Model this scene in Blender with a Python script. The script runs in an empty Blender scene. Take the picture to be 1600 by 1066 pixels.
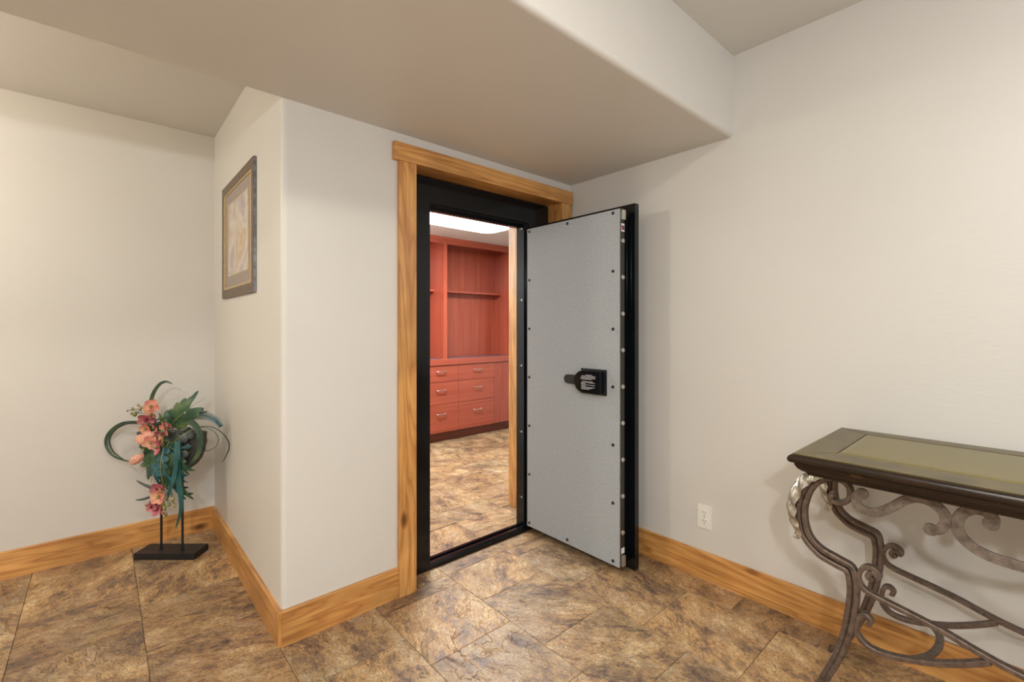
import bpy, bmesh, math, random
from mathutils import Vector, Matrix
random.seed(7)
scene = bpy.context.scene
C = scene.collection
PI = math.pi

# ------------------------------------------------------------------ camera
cam_d = bpy.data.cameras.new('camera'); cam = bpy.data.objects.new('camera', cam_d); C.objects.link(cam)
cam_d.sensor_width = 36.0; cam_d.lens = 723.3 / 1600 * 36; cam_d.shift_y = -21.75 / 1600
cam_d.clip_start = 0.02
cam.location = (-2.2216, -1.9401, 1.238); cam.rotation_euler = (PI / 2, 0, -0.7266)
scene.camera = cam
# ------------------------------------------------------------------ light
scene.view_settings.view_transform = 'Standard'; scene.view_settings.look = 'None'
scene.view_settings.gamma = 1.0; scene.view_settings.use_curve_mapping = False
scene.view_settings.exposure = 0.1
world = bpy.data.worlds.new('world'); scene.world = world; world.use_nodes = True
world.node_tree.nodes['Background'].inputs[0].default_value = (0.9, 0.95, 1.0, 1)
world.node_tree.nodes['Background'].inputs[1].default_value = 0.15

def lamp(name, kind, loc, energy, col, size=0.2, sizey=None, rot=(0, 0, 0), spread=None):
    d = bpy.data.lights.new(name, kind); o = bpy.data.objects.new(name, d); C.objects.link(o)
    o.location = loc; o.rotation_euler = rot; d.energy = energy; d.color = col
    if kind == 'AREA':
        d.size = size
        if sizey: d.shape = 'RECTANGLE'; d.size_y = sizey
        else: d.shape = 'DISK'
        if spread: d.spread = spread
    else: d.shadow_soft_size = size
    return o
WARM = (1.0, 0.945, 0.85); COOL = (0.80, 0.90, 1.0)
lamp('ceiling_area_light', 'AREA', (-1.9, -1.95, 2.49), 15, WARM, 0.24)
lamp('ceiling_area_light', 'AREA', (-3.1, -1.85, 2.49), 25, WARM, 0.24)
lamp('floor_lamp_bulb', 'POINT', (-1.5, -3.2, 1.87), 12, COOL, 0.05)
lamp('alcove_fill_light', 'POINT', (-2.9, -2.5, 1.89), 76, (0.90, 0.95, 1.0), 0.05)  # unseen light added to brighten the alcove wall under the soffit
lamp('wall_sconce_lamp', 'POINT', (-0.18, -2.75, 1.93), 10, (0.92, 0.95, 1.0), 0.06)
lamp('ceiling_area_light', 'AREA', (-3.0, -3.4, 2.49), 16, WARM, 0.24)  # unseen fill light added behind the camera, no known fixture there
lamp('alcove_pendant_bulb', 'POINT', (-3.5, 0.55, 2.12), 39, (1.0, 0.91, 0.76), 0.08)
lamp('vault_fixture_lamp', 'AREA', (-0.05, 1.35, 2.12), 55, (0.84, 0.94, 1.0), 1.1, 0.32)
lamp('vault_fill_light', 'POINT', (-1.0, 2.0, 1.80), 30, (0.86, 0.94, 1.0), 0.08)  # unseen light added to brighten the vault ceiling and right jamb

# ------------------------------------------------------------------ helpers
def nbm(): return bmesh.new()
def box(bm, x0, x1, y0, y1, z0, z1):
    vs = [bm.verts.new(p) for p in ((x0,y0,z0),(x1,y0,z0),(x1,y1,z0),(x0,y1,z0),(x0,y0,z1),(x1,y0,z1),(x1,y1,z1),(x0,y1,z1))]
    for f in ((0,3,2,1),(4,5,6,7),(0,1,5,4),(1,2,6,5),(2,3,7,6),(3,0,4,7)): bm.faces.new([vs[i] for i in f])
    return vs
def prism(bm, pts, axis, a, b):
    """extrude a closed 2-D outline along an axis: 'z' uses (x,y), 'x' uses (y,z), 'y' uses (x,z)"""
    def P(p, t): return {'z': (p[0], p[1], t), 'x': (t, p[0], p[1]), 'y': (p[0], t, p[1])}[axis]
    A = [bm.verts.new(P(p, a)) for p in pts]; B = [bm.verts.new(P(p, b)) for p in pts]
    n = len(pts)
    bm.faces.new(A); bm.faces.new(B)
    for i in range(n): bm.faces.new((A[i], A[(i+1) % n], B[(i+1) % n], B[i]))
def cyl(bm, c, axis, r, h, seg=16, r2=None):
    d = Vector(axis).normalized(); q = d.to_track_quat('Z', 'Y').to_matrix().to_4x4()
    m = Matrix.Translation(Vector(c) + d * h / 2) @ q
    bmesh.ops.create_cone(bm, cap_ends=True, segments=seg, radius1=r, radius2=r if r2 is None else r2, depth=h, matrix=m)
def catmull(pts, n=6, closed=False):
    pts = [Vector(p) for p in pts]; out = []
    N = len(pts)
    for i in range(N - 1):
        p0 = pts[max(i-1, 0)]; p1 = pts[i]; p2 = pts[i+1]; p3 = pts[min(i+2, N-1)]
        for k in range(n):
            t = k / n
            out.append(0.5 * ((2*p1) + (p2-p0)*t + (2*p0-5*p1+4*p2-p3)*t*t + (-p0+3*p1-3*p2+p3)*t**3))
    out.append(pts[-1]); return out
def sweep(bm, path, prof, up, scale=None, cap=True):
    """sweep a closed profile [(side, up)] along a path; up = fixed vector normal to the bend plane (profile's 'side' axis)"""
    up = Vector(up).normalized(); rings = []
    n = len(path)
    for i, p in enumerate(path):
        t = (path[min(i+1, n-1)] - path[max(i-1, 0)])
        if t.length < 1e-9: t = Vector((0, 0, 1))
        t.normalize(); s = t.cross(up)
        if s.length < 1e-6: s = Vector((1, 0, 0))
        s.normalize(); u = s.cross(t)
        k = scale(i / (n-1)) if scale else 1.0
        rings.append([bm.verts.new(p + s * (a*k) + u * (b*k)) for a, b in prof])
    m = len(prof)
    for i in range(n-1):
        for j in range(m): bm.faces.new((rings[i][j], rings[i][(j+1) % m], rings[i+1][(j+1) % m], rings[i+1][j]))
    if cap: bm.faces.new(rings[0][::-1]); bm.faces.new(rings[-1])
def rectprof(w, h, b=0.0):
    w /= 2; h /= 2
    if not b: return [(-w,-h),(w,-h),(w,h),(-w,h)]
    return [(-w+b,-h),(w-b,-h),(w,-h+b),(w,h-b),(w-b,h),(-w+b,h),(-w,h-b),(-w,-h+b)]
def circ(r, n=8): return [(r*math.cos(2*PI*i/n), r*math.sin(2*PI*i/n)) for i in range(n)]
def arc(cx, cy, r, a0, a1, n=6): return [(cx + r*math.cos(a0+(a1-a0)*i/n), cy + r*math.sin(a0+(a1-a0)*i/n)) for i in range(n+1)]
def bev(bm, w, seg=2, ang=30):
    es = [e for e in bm.edges if len(e.link_faces) == 2 and e.calc_face_angle(0) > math.radians(ang)]
    bmesh.ops.bevel(bm, geom=es, offset=w, segments=seg, affect='EDGES', profile=0.5, clamp_overlap=True)
def mesh_of(name, bm, m, smooth=None):
    bmesh.ops.recalc_face_normals(bm, faces=bm.faces[:])
    me = bpy.data.meshes.new(name); bm.to_mesh(me); bm.free()
    me.materials.append(m)
    if smooth is not None:
        for p in me.polygons: p.use_smooth = True
        try: me.set_sharp_from_angle(angle=math.radians(smooth))
        except Exception: pass
    return me
def obj(name, bm, m, parent=None, smooth=None, loc=None, rotz=0):
    o = bpy.data.objects.new(name, mesh_of(name, bm, m, smooth)); C.objects.link(o)
    if loc: o.location = loc
    o.rotation_euler.z = rotz
    if parent: o.parent = parent
    return o
def inst(name, me, parent=None, loc=(0, 0, 0), rot=(0, 0, 0), scale=(1, 1, 1)):
    o = bpy.data.objects.new(name, me); C.objects.link(o); o.location = loc; o.rotation_euler = rot; o.scale = scale
    if parent: o.parent = parent
    return o
def tag(o, label, cat, group=None):
    o['label'] = label; o['category'] = cat
    if group: o['group'] = group
    return o
def thing(name, label, cat, loc=(0, 0, 0), rotz=0, group=None):
    o = bpy.data.objects.new(name, None); C.objects.link(o); o.location = loc; o.rotation_euler.z = rotz
    o.empty_display_size = 0.05
    return tag(o, label, cat, group)
def struct(name, bm, m, label, smooth=None):
    o = obj(name, bm, m, None, smooth); o['kind'] = 'structure'; o['label'] = label; o['category'] = name.split('_')[0]
    return o

# ------------------------------------------------------------------ materials
def new_mat(name):
    m = bpy.data.materials.new(name); m.use_nodes = True
    nt = m.node_tree; b = nt.nodes['Principled BSDF']
    return m, nt, b
def N(nt, t, **kw):
    n = nt.nodes.new(t)
    for k, v in kw.items():
        if k.startswith('i_'):
            key = k[2:]; key = int(key) if key.isdigit() else key.replace('_', ' ')
            n.inputs[key].default_value = v
        else: setattr(n, k, v)
    return n
def ramp(nt, stops, interp='LINEAR'):
    r = nt.nodes.new('ShaderNodeValToRGB'); r.color_ramp.interpolation = interp
    el = r.color_ramp.elements
    while len(el) > 1: el.remove(el[-1])
    el[0].position = stops[0][0]; el[0].color = (*stops[0][1], 1)
    for p, c in stops[1:]:
        e = el.new(p); e.color = (*c, 1)
    return r
def mixc(nt, mode, fac, a, b):
    n = nt.nodes.new('ShaderNodeMix'); n.data_type = 'RGBA'; n.blend_type = mode
    for sock, v in ((n.inputs[0], fac), (n.inputs[6], a), (n.inputs[7], b)):
        if hasattr(v, 'is_output'): nt.links.new(v, sock)
        else: sock.default_value = v if not isinstance(v, tuple) else (*v, 1)
    return n.outputs[2]
def bump(nt, b, h, strength=0.2, dist=0.01):
    n = N(nt, 'ShaderNodeBump'); n.inputs['Strength'].default_value = strength; n.inputs['Distance'].default_value = dist
    nt.links.new(h, n.inputs['Height']); nt.links.new(n.outputs[0], b.inputs['Normal'])
def coords(nt, scale=(1, 1, 1), rot=(0, 0, 0), loc=(0, 0, 0), kind='Object'):
    t = N(nt, 'ShaderNodeTexCoord'); m = N(nt, 'ShaderNodeMapping')
    m.inputs['Scale'].default_value = scale; m.inputs['Rotation'].default_value = rot; m.inputs['Location'].default_value = loc
    nt.links.new(t.outputs[kind], m.inputs[0]); return m.outputs[0]
def noise(nt, vec, scale, detail=4, rough=0.55, dist=0.0):
    n = N(nt, 'ShaderNodeTexNoise'); n.inputs['Scale'].default_value = scale; n.inputs['Detail'].default_value = detail
    n.inputs['Roughness'].default_value = rough; n.inputs['Distortion'].default_value = dist
    nt.links.new(vec, n.inputs['Vector']); return n
def plain(name, col, rough=0.5, metal=0.0, var=0.08, vs=30, bmp=0.0, coat=0.0, spec=0.5):
    """a colour with slight procedural mottling"""
    m, nt, b = new_mat(name); v = coords(nt); n = noise(nt, v, vs, 3)
    r = ramp(nt, [(0.3, tuple(max(0, c*(1-var)) for c in col)), (0.7, tuple(min(1, c*(1+var)) for c in col))])
    nt.links.new(n.outputs[0], r.inputs[0]); nt.links.new(r.outputs[0], b.inputs['Base Color'])
    b.inputs['Roughness'].default_value = rough; b.inputs['Metallic'].default_value = metal
    b.inputs['Specular IOR Level'].default_value = spec
    if coat: b.inputs['Coat Weight'].default_value = coat; b.inputs['Coat Roughness'].default_value = 0.08
    if bmp: bump(nt, b, n.outputs[0], bmp, 0.004)
    return m
def paint():
    m, nt, b = new_mat('beige_wall_paint'); v = coords(nt)
    n = noise(nt, v, 1.3, 3); r = ramp(nt, [(0.3, (0.62, 0.595, 0.55)), (0.7, (0.65, 0.625, 0.58))])
    nt.links.new(n.outputs[0], r.inputs[0]); nt.links.new(r.outputs[0], b.inputs['Base Color'])
    n2 = noise(nt, coords(nt, (1, 1, 2.5)), 22, 4, 0.6, 0.6)
    b.inputs['Roughness'].default_value = 0.42; b.inputs['Specular IOR Level'].default_value = 0.4
    bump(nt, b, n2.outputs[0], 0.10, 0.006); return m
def pine(axis, name):
    m, nt, b = new_mat(name)
    i = 'xyz'.index(axis)
    sc = [9.0, 9.0, 9.0]; sc[i] = 0.9
    off = (1.7*i, 3.1*i, 0.4*i)
    v = coords(nt, tuple(sc), (0, 0, 0), off)
    big = noise(nt, v, 1.0, 3, 0.5, 0.8)
    w = N(nt, 'ShaderNodeMath', operation='MULTIPLY'); w.inputs[1].default_value = 7.0; nt.links.new(big.outputs[0], w.inputs[0])
    fr = N(nt, 'ShaderNodeMath', operation='PINGPONG'); fr.inputs[1].default_value = 0.5; nt.links.new(w.outputs[0], fr.inputs[0])
    rg = ramp(nt, [(0.0, (0.45, 0.205, 0.062)), (0.14, (0.57, 0.285, 0.085)), (0.5, (0.66, 0.365, 0.125))])
    nt.links.new(fr.outputs[0], rg.inputs[0])
    s2 = [60.0, 60.0, 60.0]; s2[i] = 2.0
    fine = noise(nt, coords(nt, tuple(s2)), 1.5, 3, 0.6)
    rf = ramp(nt, [(0.3, (0.78, 0.72, 0.66)), (0.65, (1.08, 1.06, 1.04))]); nt.links.new(fine.outputs[0], rf.inputs[0])
    col = mixc(nt, 'MULTIPLY', 1.0, rg.outputs[0], rf.outputs[0])
    blotch = noise(nt, coords(nt, (2, 2, 2)), 1.6, 2); rb = ramp(nt, [(0.35, (0.80, 0.76, 0.70)), (0.65, (1.1, 1.08, 1.05))])
    nt.links.new(blotch.outputs[0], rb.inputs[0]); col = mixc(nt, 'MULTIPLY', 1.0, col, rb.outputs[0])
    s3 = [7.0, 7.0, 7.0]; s3[i] = 3.4
    vo = N(nt, 'ShaderNodeTexVoronoi'); vo.inputs['Scale'].default_value = 0.85
    nt.links.new(coords(nt, tuple(s3), (0, 0, 0), (0.31, 0.77, 0.13)), vo.inputs['Vector'])
    rk = ramp(nt, [(0.03, (0.16, 0.10, 0.07)), (0.085, (0.45, 0.36, 0.28)), (0.15, (1, 1, 1))]); nt.links.new(vo.outputs['Distance'], rk.inputs[0])
    col = mixc(nt, 'MULTIPLY', 1.0, col, rk.outputs[0])
    nt.links.new(col, b.inputs['Base Color']); b.inputs['Roughness'].default_value = 0.38
    b.inputs['Coat Weight'].default_value = 0.25; b.inputs['Coat Roughness'].default_value = 0.25
    bump(nt, b, fine.outputs[0], 0.08, 0.003); return m
def slate():
    m, nt, b = new_mat('slate_look_tile')
    t = N(nt, 'ShaderNodeTexCoord'); oi = N(nt, 'ShaderNodeObjectInfo')
    mul = N(nt, 'ShaderNodeMath', operation='MULTIPLY'); mul.inputs[1].default_value = 61.0; nt.links.new(oi.outputs['Random'], mul.inputs[0])
    add = N(nt, 'ShaderNodeVectorMath', operation='ADD'); nt.links.new(t.outputs['Object'], add.inputs[0]); nt.links.new(mul.outputs[0], add.inputs[1])
    rot = N(nt, 'ShaderNodeMapping'); nt.links.new(add.outputs[0], rot.inputs[0])
    rr = N(nt, 'ShaderNodeCombineXYZ'); m2 = N(nt, 'ShaderNodeMath', operation='MULTIPLY'); m2.inputs[1].default_value = 2.2
    nt.links.new(oi.outputs['Random'], m2.inputs[0]); nt.links.new(m2.outputs[0], rr.inputs[2]); nt.links.new(rr.outputs[0], rot.inputs['Rotation'])
    st = N(nt, 'ShaderNodeMapping'); st.inputs['Scale'].default_value = (1.0, 1.75, 1.0); nt.links.new(rot.outputs[0], st.inputs[0])
    a = noise(nt, st.outputs[0], 5.5, 10, 0.66, 0.25)
    c = noise(nt, st.outputs[0], 24.0, 10, 0.75, 0.5)
    mixv = N(nt, 'ShaderNodeMath', operation='MULTIPLY_ADD'); mixv.inputs[1].default_value = 0.45; nt.links.new(c.outputs[0], mixv.inputs[0])
    sc = N(nt, 'ShaderNodeMath', operation='MULTIPLY'); sc.inputs[1].default_value = 0.62; nt.links.new(a.outputs[0], sc.inputs[0])
    nt.links.new(sc.outputs[0], mixv.inputs[2])
    r = ramp(nt, [(0.38, (0.085, 0.052, 0.032)), (0.45, (0.19, 0.125, 0.082)), (0.50, (0.30, 0.19, 0.105)), (0.545, (0.44, 0.275, 0.120)), (0.58, (0.40, 0.29, 0.185)), (0.62, (0.55, 0.385, 0.20)), (0.70, (0.64, 0.50, 0.31))])
    nt.links.new(mixv.outputs[0], r.inputs[0])
    # grey-green patches
    g = noise(nt, rot.outputs[0], 5.0, 4, 0.6); rg = ramp(nt, [(0.48, (0, 0, 0)), (0.64, (1, 1, 1))]); nt.links.new(g.outputs[0], rg.inputs[0])
    gm = N(nt, 'ShaderNodeMath', operation='MULTIPLY'); gm.inputs[1].default_value = 0.6; nt.links.new(rg.outputs[0], gm.inputs[0])
    col = mixc(nt, 'MIX', gm.outputs[0], r.outputs[0], mixc(nt, 'MULTIPLY', 1.0, r.outputs[0], (0.72, 0.80, 0.88)))
    fg = noise(nt, st.outputs[0], 95.0, 4, 0.7); rfg = ramp(nt, [(0.33, (0.56, 0.54, 0.54)), (0.5, (1.0, 1.0, 1.0)), (0.66, (1.38, 1.34, 1.26))]); nt.links.new(fg.outputs[0], rfg.inputs[0])
    col = mixc(nt, 'MULTIPLY', 1.0, col, rfg.outputs[0])
    mv = noise(nt, rot.outputs[0], 3.2, 3, 0.6); rmv = ramp(nt, [(0.45, (1, 1, 1)), (0.62, (0.80, 0.78, 0.84))]); nt.links.new(mv.outputs[0], rmv.inputs[0])
    col = mixc(nt, 'MULTIPLY', 1.0, col, rmv.outputs[0])
    # thin cleft lines
    vo = N(nt, 'ShaderNodeTexNoise'); vo.inputs['Scale'].default_value = 5.5; vo.inputs['Detail'].default_value = 5; vo.inputs['Distortion'].default_value = 1.2
    nt.links.new(st.outputs[0], vo.inputs['Vector'])
    sb = N(nt, 'ShaderNodeMath', operation='SUBTRACT'); sb.inputs[1].default_value = 0.5; nt.links.new(vo.outputs[0], sb.inputs[0])
    ab = N(nt, 'ShaderNodeMath', operation='ABSOLUTE'); nt.links.new(sb.outputs[0], ab.inputs[0])
    rc = ramp(nt, [(0.0, (0.42, 0.36, 0.32)), (0.010, (1, 1, 1))]); nt.links.new(ab.outputs[0], rc.inputs[0])
    gate = noise(nt, rot.outputs[0], 7.0, 2); rgt = ramp(nt, [(0.46, (0, 0, 0)), (0.56, (1, 1, 1))]); nt.links.new(gate.outputs[0], rgt.inputs[0])
    col = mixc(nt, 'MULTIPLY', rgt.outputs[0], col, rc.outputs[0])
    v2 = N(nt, 'ShaderNodeTexNoise'); v2.inputs['Scale'].default_value = 15.0; v2.inputs['Detail'].default_value = 6; v2.inputs['Distortion'].default_value = 0.8
    nt.links.new(st.outputs[0], v2.inputs['Vector'])
    s2_ = N(nt, 'ShaderNodeMath', operation='SUBTRACT'); s2_.inputs[1].default_value = 0.47; nt.links.new(v2.outputs[0], s2_.inputs[0])
    a2_ = N(nt, 'ShaderNodeMath', operation='ABSOLUTE'); nt.links.new(s2_.outputs[0], a2_.inputs[0])
    rc2 = ramp(nt, [(0.0, (0.50, 0.44, 0.40)), (0.016, (1, 1, 1))]); nt.links.new(a2_.outputs[0], rc2.inputs[0])
    gt2 = noise(nt, rot.outputs[0], 9.0, 2); rg2 = ramp(nt, [(0.50, (0, 0, 0)), (0.60, (1, 1, 1))]); nt.links.new(gt2.outputs[0], rg2.inputs[0])
    col = mixc(nt, 'MULTIPLY', rg2.outputs[0], col, rc2.outputs[0])
    # tone per tile
    tr = ramp(nt, [(0.0, (0.85, 0.80, 0.76)), (0.35, (1.05, 1.02, 0.98)), (0.7, (0.95, 0.97, 0.98)), (1.0, (1.2, 1.12, 1.0))])
    nt.links.new(oi.outputs['Random'], tr.inputs[0]); col = mixc(nt, 'MULTIPLY', 1.0, col, tr.outputs[0])
    nt.links.new(col, b.inputs['Base Color'])
    rr2 = ramp(nt, [(0.3, (0.30,)*3), (0.7, (0.44,)*3)]); nt.links.new(c.outputs[0], rr2.inputs[0]); nt.links.new(rr2.outputs[0], b.inputs['Roughness'])
    hh = N(nt, 'ShaderNodeMath', operation='MULTIPLY'); nt.links.new(mixv.outputs[0], hh.inputs[0]); nt.links.new(rc.outputs[0], hh.inputs[1])
    bump(nt, b, hh.outputs[0], 0.45, 0.010)
    return m
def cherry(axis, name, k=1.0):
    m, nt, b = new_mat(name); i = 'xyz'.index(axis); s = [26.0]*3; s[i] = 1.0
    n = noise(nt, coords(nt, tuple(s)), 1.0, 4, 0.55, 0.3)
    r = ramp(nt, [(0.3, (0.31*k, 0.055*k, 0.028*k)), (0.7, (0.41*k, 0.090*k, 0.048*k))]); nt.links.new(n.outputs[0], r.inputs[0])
    nt.links.new(r.outputs[0], b.inputs['Base Color']); b.inputs['Roughness'].default_value = 0.32
    b.inputs['Coat Weight'].default_value = 0.2; b.inputs['Coat Roughness'].default_value = 0.2
    return m
def carpet():
    m, nt, b = new_mat('grey_carpet_panel'); v = coords(nt)
    a = noise(nt, v, 420, 2, 0.7); c = noise(nt, v, 110, 4, 0.7)
    mm = N(nt, 'ShaderNodeMath', operation='MULTIPLY_ADD'); mm.inputs[1].default_value = 0.5
    nt.links.new(a.outputs[0], mm.inputs[0]); h = N(nt, 'ShaderNodeMath', operation='MULTIPLY'); h.inputs[1].default_value = 0.5
    nt.links.new(c.outputs[0], h.inputs[0]); nt.links.new(h.outputs[0], mm.inputs[2])
    r = ramp(nt, [(0.34, (0.265, 0.28, 0.29)), (0.5, (0.35, 0.37, 0.385)), (0.66, (0.44, 0.465, 0.48))]); nt.links.new(mm.outputs[0], r.inputs[0])
    nt.links.new(r.outputs[0], b.inputs['Base Color']); b.inputs['Roughness'].default_value = 0.95; b.inputs['Specular IOR Level'].default_value = 0.1
    bump(nt, b, a.outputs[0], 0.35, 0.003); return m
def iron(name, c0, c1, rough=0.42, sc=60, metal=0.55):
    m, nt, b = new_mat(name); v = coords(nt); n = noise(nt, v, sc, 6, 0.68, 0.3)
    r = ramp(nt, [(0.32, c0), (0.68, c1)]); nt.links.new(n.outputs[0], r.inputs[0]); nt.links.new(r.outputs[0], b.inputs['Base Color'])
    b.inputs['Metallic'].default_value = metal; b.inputs['Roughness'].default_value = rough
    bump(nt, b, n.outputs[0], 0.15, 0.003); return m
def espresso():
    m, nt, b = new_mat('espresso_wood_distressed'); v = coords(nt, (8, 1.2, 8))
    n = noise(nt, v, 6, 5, 0.6); r = ramp(nt, [(0.3, (0.010, 0.006, 0.004)), (0.7, (0.030, 0.016, 0.009))]); nt.links.new(n.outputs[0], r.inputs[0])
    w = noise(nt, coords(nt, (1, 0.5, 1)), 16, 4, 0.6); rw = ramp(nt, [(0.66, (0, 0, 0)), (0.74, (1, 1, 1))]); nt.links.new(w.outputs[0], rw.inputs[0])
    nt.links.new(mixc(nt, 'MIX', rw.outputs[0], r.outputs[0], (0.10, 0.045, 0.018)), b.inputs['Base Color'])
    b.inputs['Roughness'].default_value = 0.25; b.inputs['Specular IOR Level'].default_value = 0.35
    bump(nt, b, w.outputs[0], 0.12, 0.004); return m
def leafmat(name, c0, c1, c2, rough=0.45):
    m, nt, b = new_mat(name); v = coords(nt); n = noise(nt, v, 14, 3, 0.5, 0.4)
    r = ramp(nt, [(0.3, c0), (0.5, c1), (0.72, c2)]); nt.links.new(n.outputs[0], r.inputs[0]); nt.links.new(r.outputs[0], b.inputs['Base Color'])
    b.inputs['Roughness'].default_value = rough; bump(nt, b, n.outputs[0], 0.1, 0.003); return m
def emit(name, col, e):
    m, nt, b = new_mat(name); b.inputs['Base Color'].default_value = (*col, 1)
    b.inputs['Emission Color'].default_value = (*col, 1); b.inputs['Emission Strength'].default_value = e
    return m
def artwork():
    m, nt, b = new_mat('watercolour_print'); v = coords(nt)
    n = noise(nt, v, 5.5, 5, 0.55, 0.8)
    r = ramp(nt, [(0.30, (0.34, 0.27, 0.29)), (0.42, (0.50, 0.42, 0.40)), (0.52, (0.62, 0.56, 0.48)), (0.64, (0.54, 0.36, 0.20)), (0.75, (0.66, 0.62, 0.54))])
    nt.links.new(n.outputs[0], r.inputs[0])
    nt.links.new(r.outputs[0], b.inputs['Base Color']); b.inputs['Roughness'].default_value = 0.15
    return m
M = {}
M['paint'] = paint()
M['pine_x'] = pine('x', 'honey_pine_along_wall'); M['pine_y'] = pine('y', 'honey_pine_along_side'); M['pine_z'] = pine('z', 'honey_pine_upright')
M['slate'] = slate(); M['grout'] = plain('dark_grout', (0.035, 0.028, 0.022), 0.9)
M['black'] = plain('gloss_black_paint', (0.004, 0.005, 0.0065), 0.17, 0, 0.2, 8, 0, 0.0, 0.35)
M['blackm'] = plain('satin_black', (0.009, 0.009, 0.010), 0.42)
M['edge'] = plain('door_edge_steel', (0.035, 0.033, 0.028), 0.35, 0.3)
M['carpet'] = carpet(); M['steel'] = plain('brushed_bolt_steel', (0.55, 0.52, 0.45), 0.38, 0.8)
M['white'] = plain('white_plastic', (0.78, 0.76, 0.70), 0.35, 0, 0.03); M['paper'] = plain('white_sticker', (0.75, 0.75, 0.76), 0.5, 0, 0.03)
M['slot'] = plain('dark_slot', (0.05, 0.045, 0.04), 0.6)
M['red_ink'] = plain('red_ink', (0.20, 0.04, 0.05), 0.5)
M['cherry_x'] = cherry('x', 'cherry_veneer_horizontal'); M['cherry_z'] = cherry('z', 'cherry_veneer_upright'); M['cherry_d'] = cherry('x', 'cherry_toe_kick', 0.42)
M['counter'] = plain('plum_laminate_top', (0.16, 0.11, 0.14), 0.25, 0, 0.1)
M['nickel'] = plain('brushed_nickel', (0.55, 0.52, 0.48), 0.3, 0.9)
M['iron'] = iron('bronze_brown_iron', (0.085, 0.058, 0.045), (0.21, 0.155, 0.125))
M['scroll'] = iron('mottled_pewter_iron', (0.095, 0.075, 0.06), (0.26, 0.215, 0.18), 0.45, 38, 0.45)
M['silver'] = iron('antique_silver', (0.28, 0.25, 0.20), (0.62, 0.58, 0.50), 0.3, 50, 0.8)
M['espresso'] = espresso()
M['top_border'] = plain('dark_top_veneer', (0.095, 0.070, 0.020), 0.32, 0, 0.35, 12, 0.05, 0.0, 0.35)  # olive base colour stands in for the wall's warm reflection
M['glass'] = plain('smoked_glass_inset', (0.150, 0.115, 0.020), 0.25, 0, 0.05, 5, 0, 0.0, 0.35)  # olive tone paints the mirrored wall into the glass colour
M['frame_b'] = plain('bronze_frame', (0.14, 0.095, 0.062), 0.4, 0.3, 0.35, 60)
M['frame_s'] = plain('pewter_frame_side', (0.20, 0.20, 0.22), 0.35, 0.5, 0.4, 40)
M['frame_g'] = plain('gold_fillet', (0.58, 0.43, 0.19), 0.35, 0.5, 0.15, 50)
M['mat'] = plain('taupe_mat_board', (0.33, 0.28, 0.25), 0.8, 0, 0.04); M['print'] = artwork()
M['lfix'] = emit('lit_acrylic_diffuser', (1.0, 0.96, 0.90), 16.0)
M['leafg'] = leafmat('green_silk_leaf', (0.012, 0.045, 0.022), (0.028, 0.085, 0.038), (0.13, 0.18, 0.06))
M['leaft'] = leafmat('teal_silk_leaf', (0.010, 0.04, 0.032), (0.014, 0.075, 0.075), (0.035, 0.16, 0.22))
M['blade'] = leafmat('green_blade', (0.012, 0.035, 0.022), (0.028, 0.065, 0.036), (0.07, 0.11, 0.045))
M['blade_t'] = leafmat('teal_blade', (0.014, 0.06, 0.045), (0.02, 0.10, 0.10), (0.04, 0.14, 0.13))
M['dark_leaf'] = leafmat('dark_leaf', (0.012, 0.022, 0.018), (0.03, 0.045, 0.035), (0.06, 0.075, 0.055))
M['petal'] = leafmat('coral_petal', (0.52, 0.10, 0.09), (0.66, 0.27, 0.19), (0.74, 0.46, 0.24), 0.6)
M['petal_p'] = leafmat('mauve_pink_petal', (0.28, 0.03, 0.07), (0.50, 0.14, 0.16), (0.66, 0.36, 0.30), 0.6)
M['bud'] = leafmat('olive_bud', (0.10, 0.11, 0.03), (0.22, 0.22, 0.07), (0.35, 0.30, 0.12))
M['throat'] = plain('dark_wine_throat', (0.13, 0.012, 0.03), 0.6)
M['fuzz'] = leafmat('coral_fuzz', (0.60, 0.20, 0.14), (0.72, 0.36, 0.26), (0.78, 0.52, 0.40), 0.9)
M['weave'] = iron('woven_charcoal', (0.008, 0.008, 0.008), (0.10, 0.095, 0.085), 0.55, 170, 0.0)

# ------------------------------------------------------------------ the room
XC, YB, YF = -1.695, 1.418, -1.006
ZS, ZC, ZA, ZV = 2.132, 2.511, 2.408, 2.2135
XL, YR = -5.0, -4.2            # left end and rear of the room
TW = 0.48                      # thickness of the wall around the vault door
bm = nbm(); box(bm, XL, 1.75, YR, 2.75, -0.12, -0.004)
floor = struct('floor', bm, M['grout'], 'brown slate look tile floor of the room')
# tiles: columns along Y, every other column shifted by half a tile
P_ = 0.387; G = 0.0009
regions = [(XL, 0.0, YR, 0.0), (-1.113, -0.101, 0.0, TW), (XL, XC, 0.0, YB), (-1.5, 1.7, TW, 2.62)]
tile_meshes = {}
def tile_mesh(w, h):
    k = (round(w, 3), round(h, 3))
    if k not in tile_meshes:
        b = nbm(); e = 0.0012
        pts = lambda d: [(-w/2+d, -h/2+d), (w/2-d, -h/2+d), (w/2-d, h/2-d), (-w/2+d, h/2-d)]
        lo = [b.verts.new((*p, -0.004)) for p in pts(0)]; mi = [b.verts.new((*p, -e*0.7)) for p in pts(0)]; hi = [b.verts.new((*p, 0)) for p in pts(e)]
        b.faces.new(hi)
        for A, B in ((lo, mi), (mi, hi)):
            for i in range(4): b.faces.new((A[i], A[(i+1) % 4], B[(i+1) % 4], B[i]))
        tile_meshes[k] = mesh_of('tile', b, M['slate'])
    return tile_meshes[k]
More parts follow.
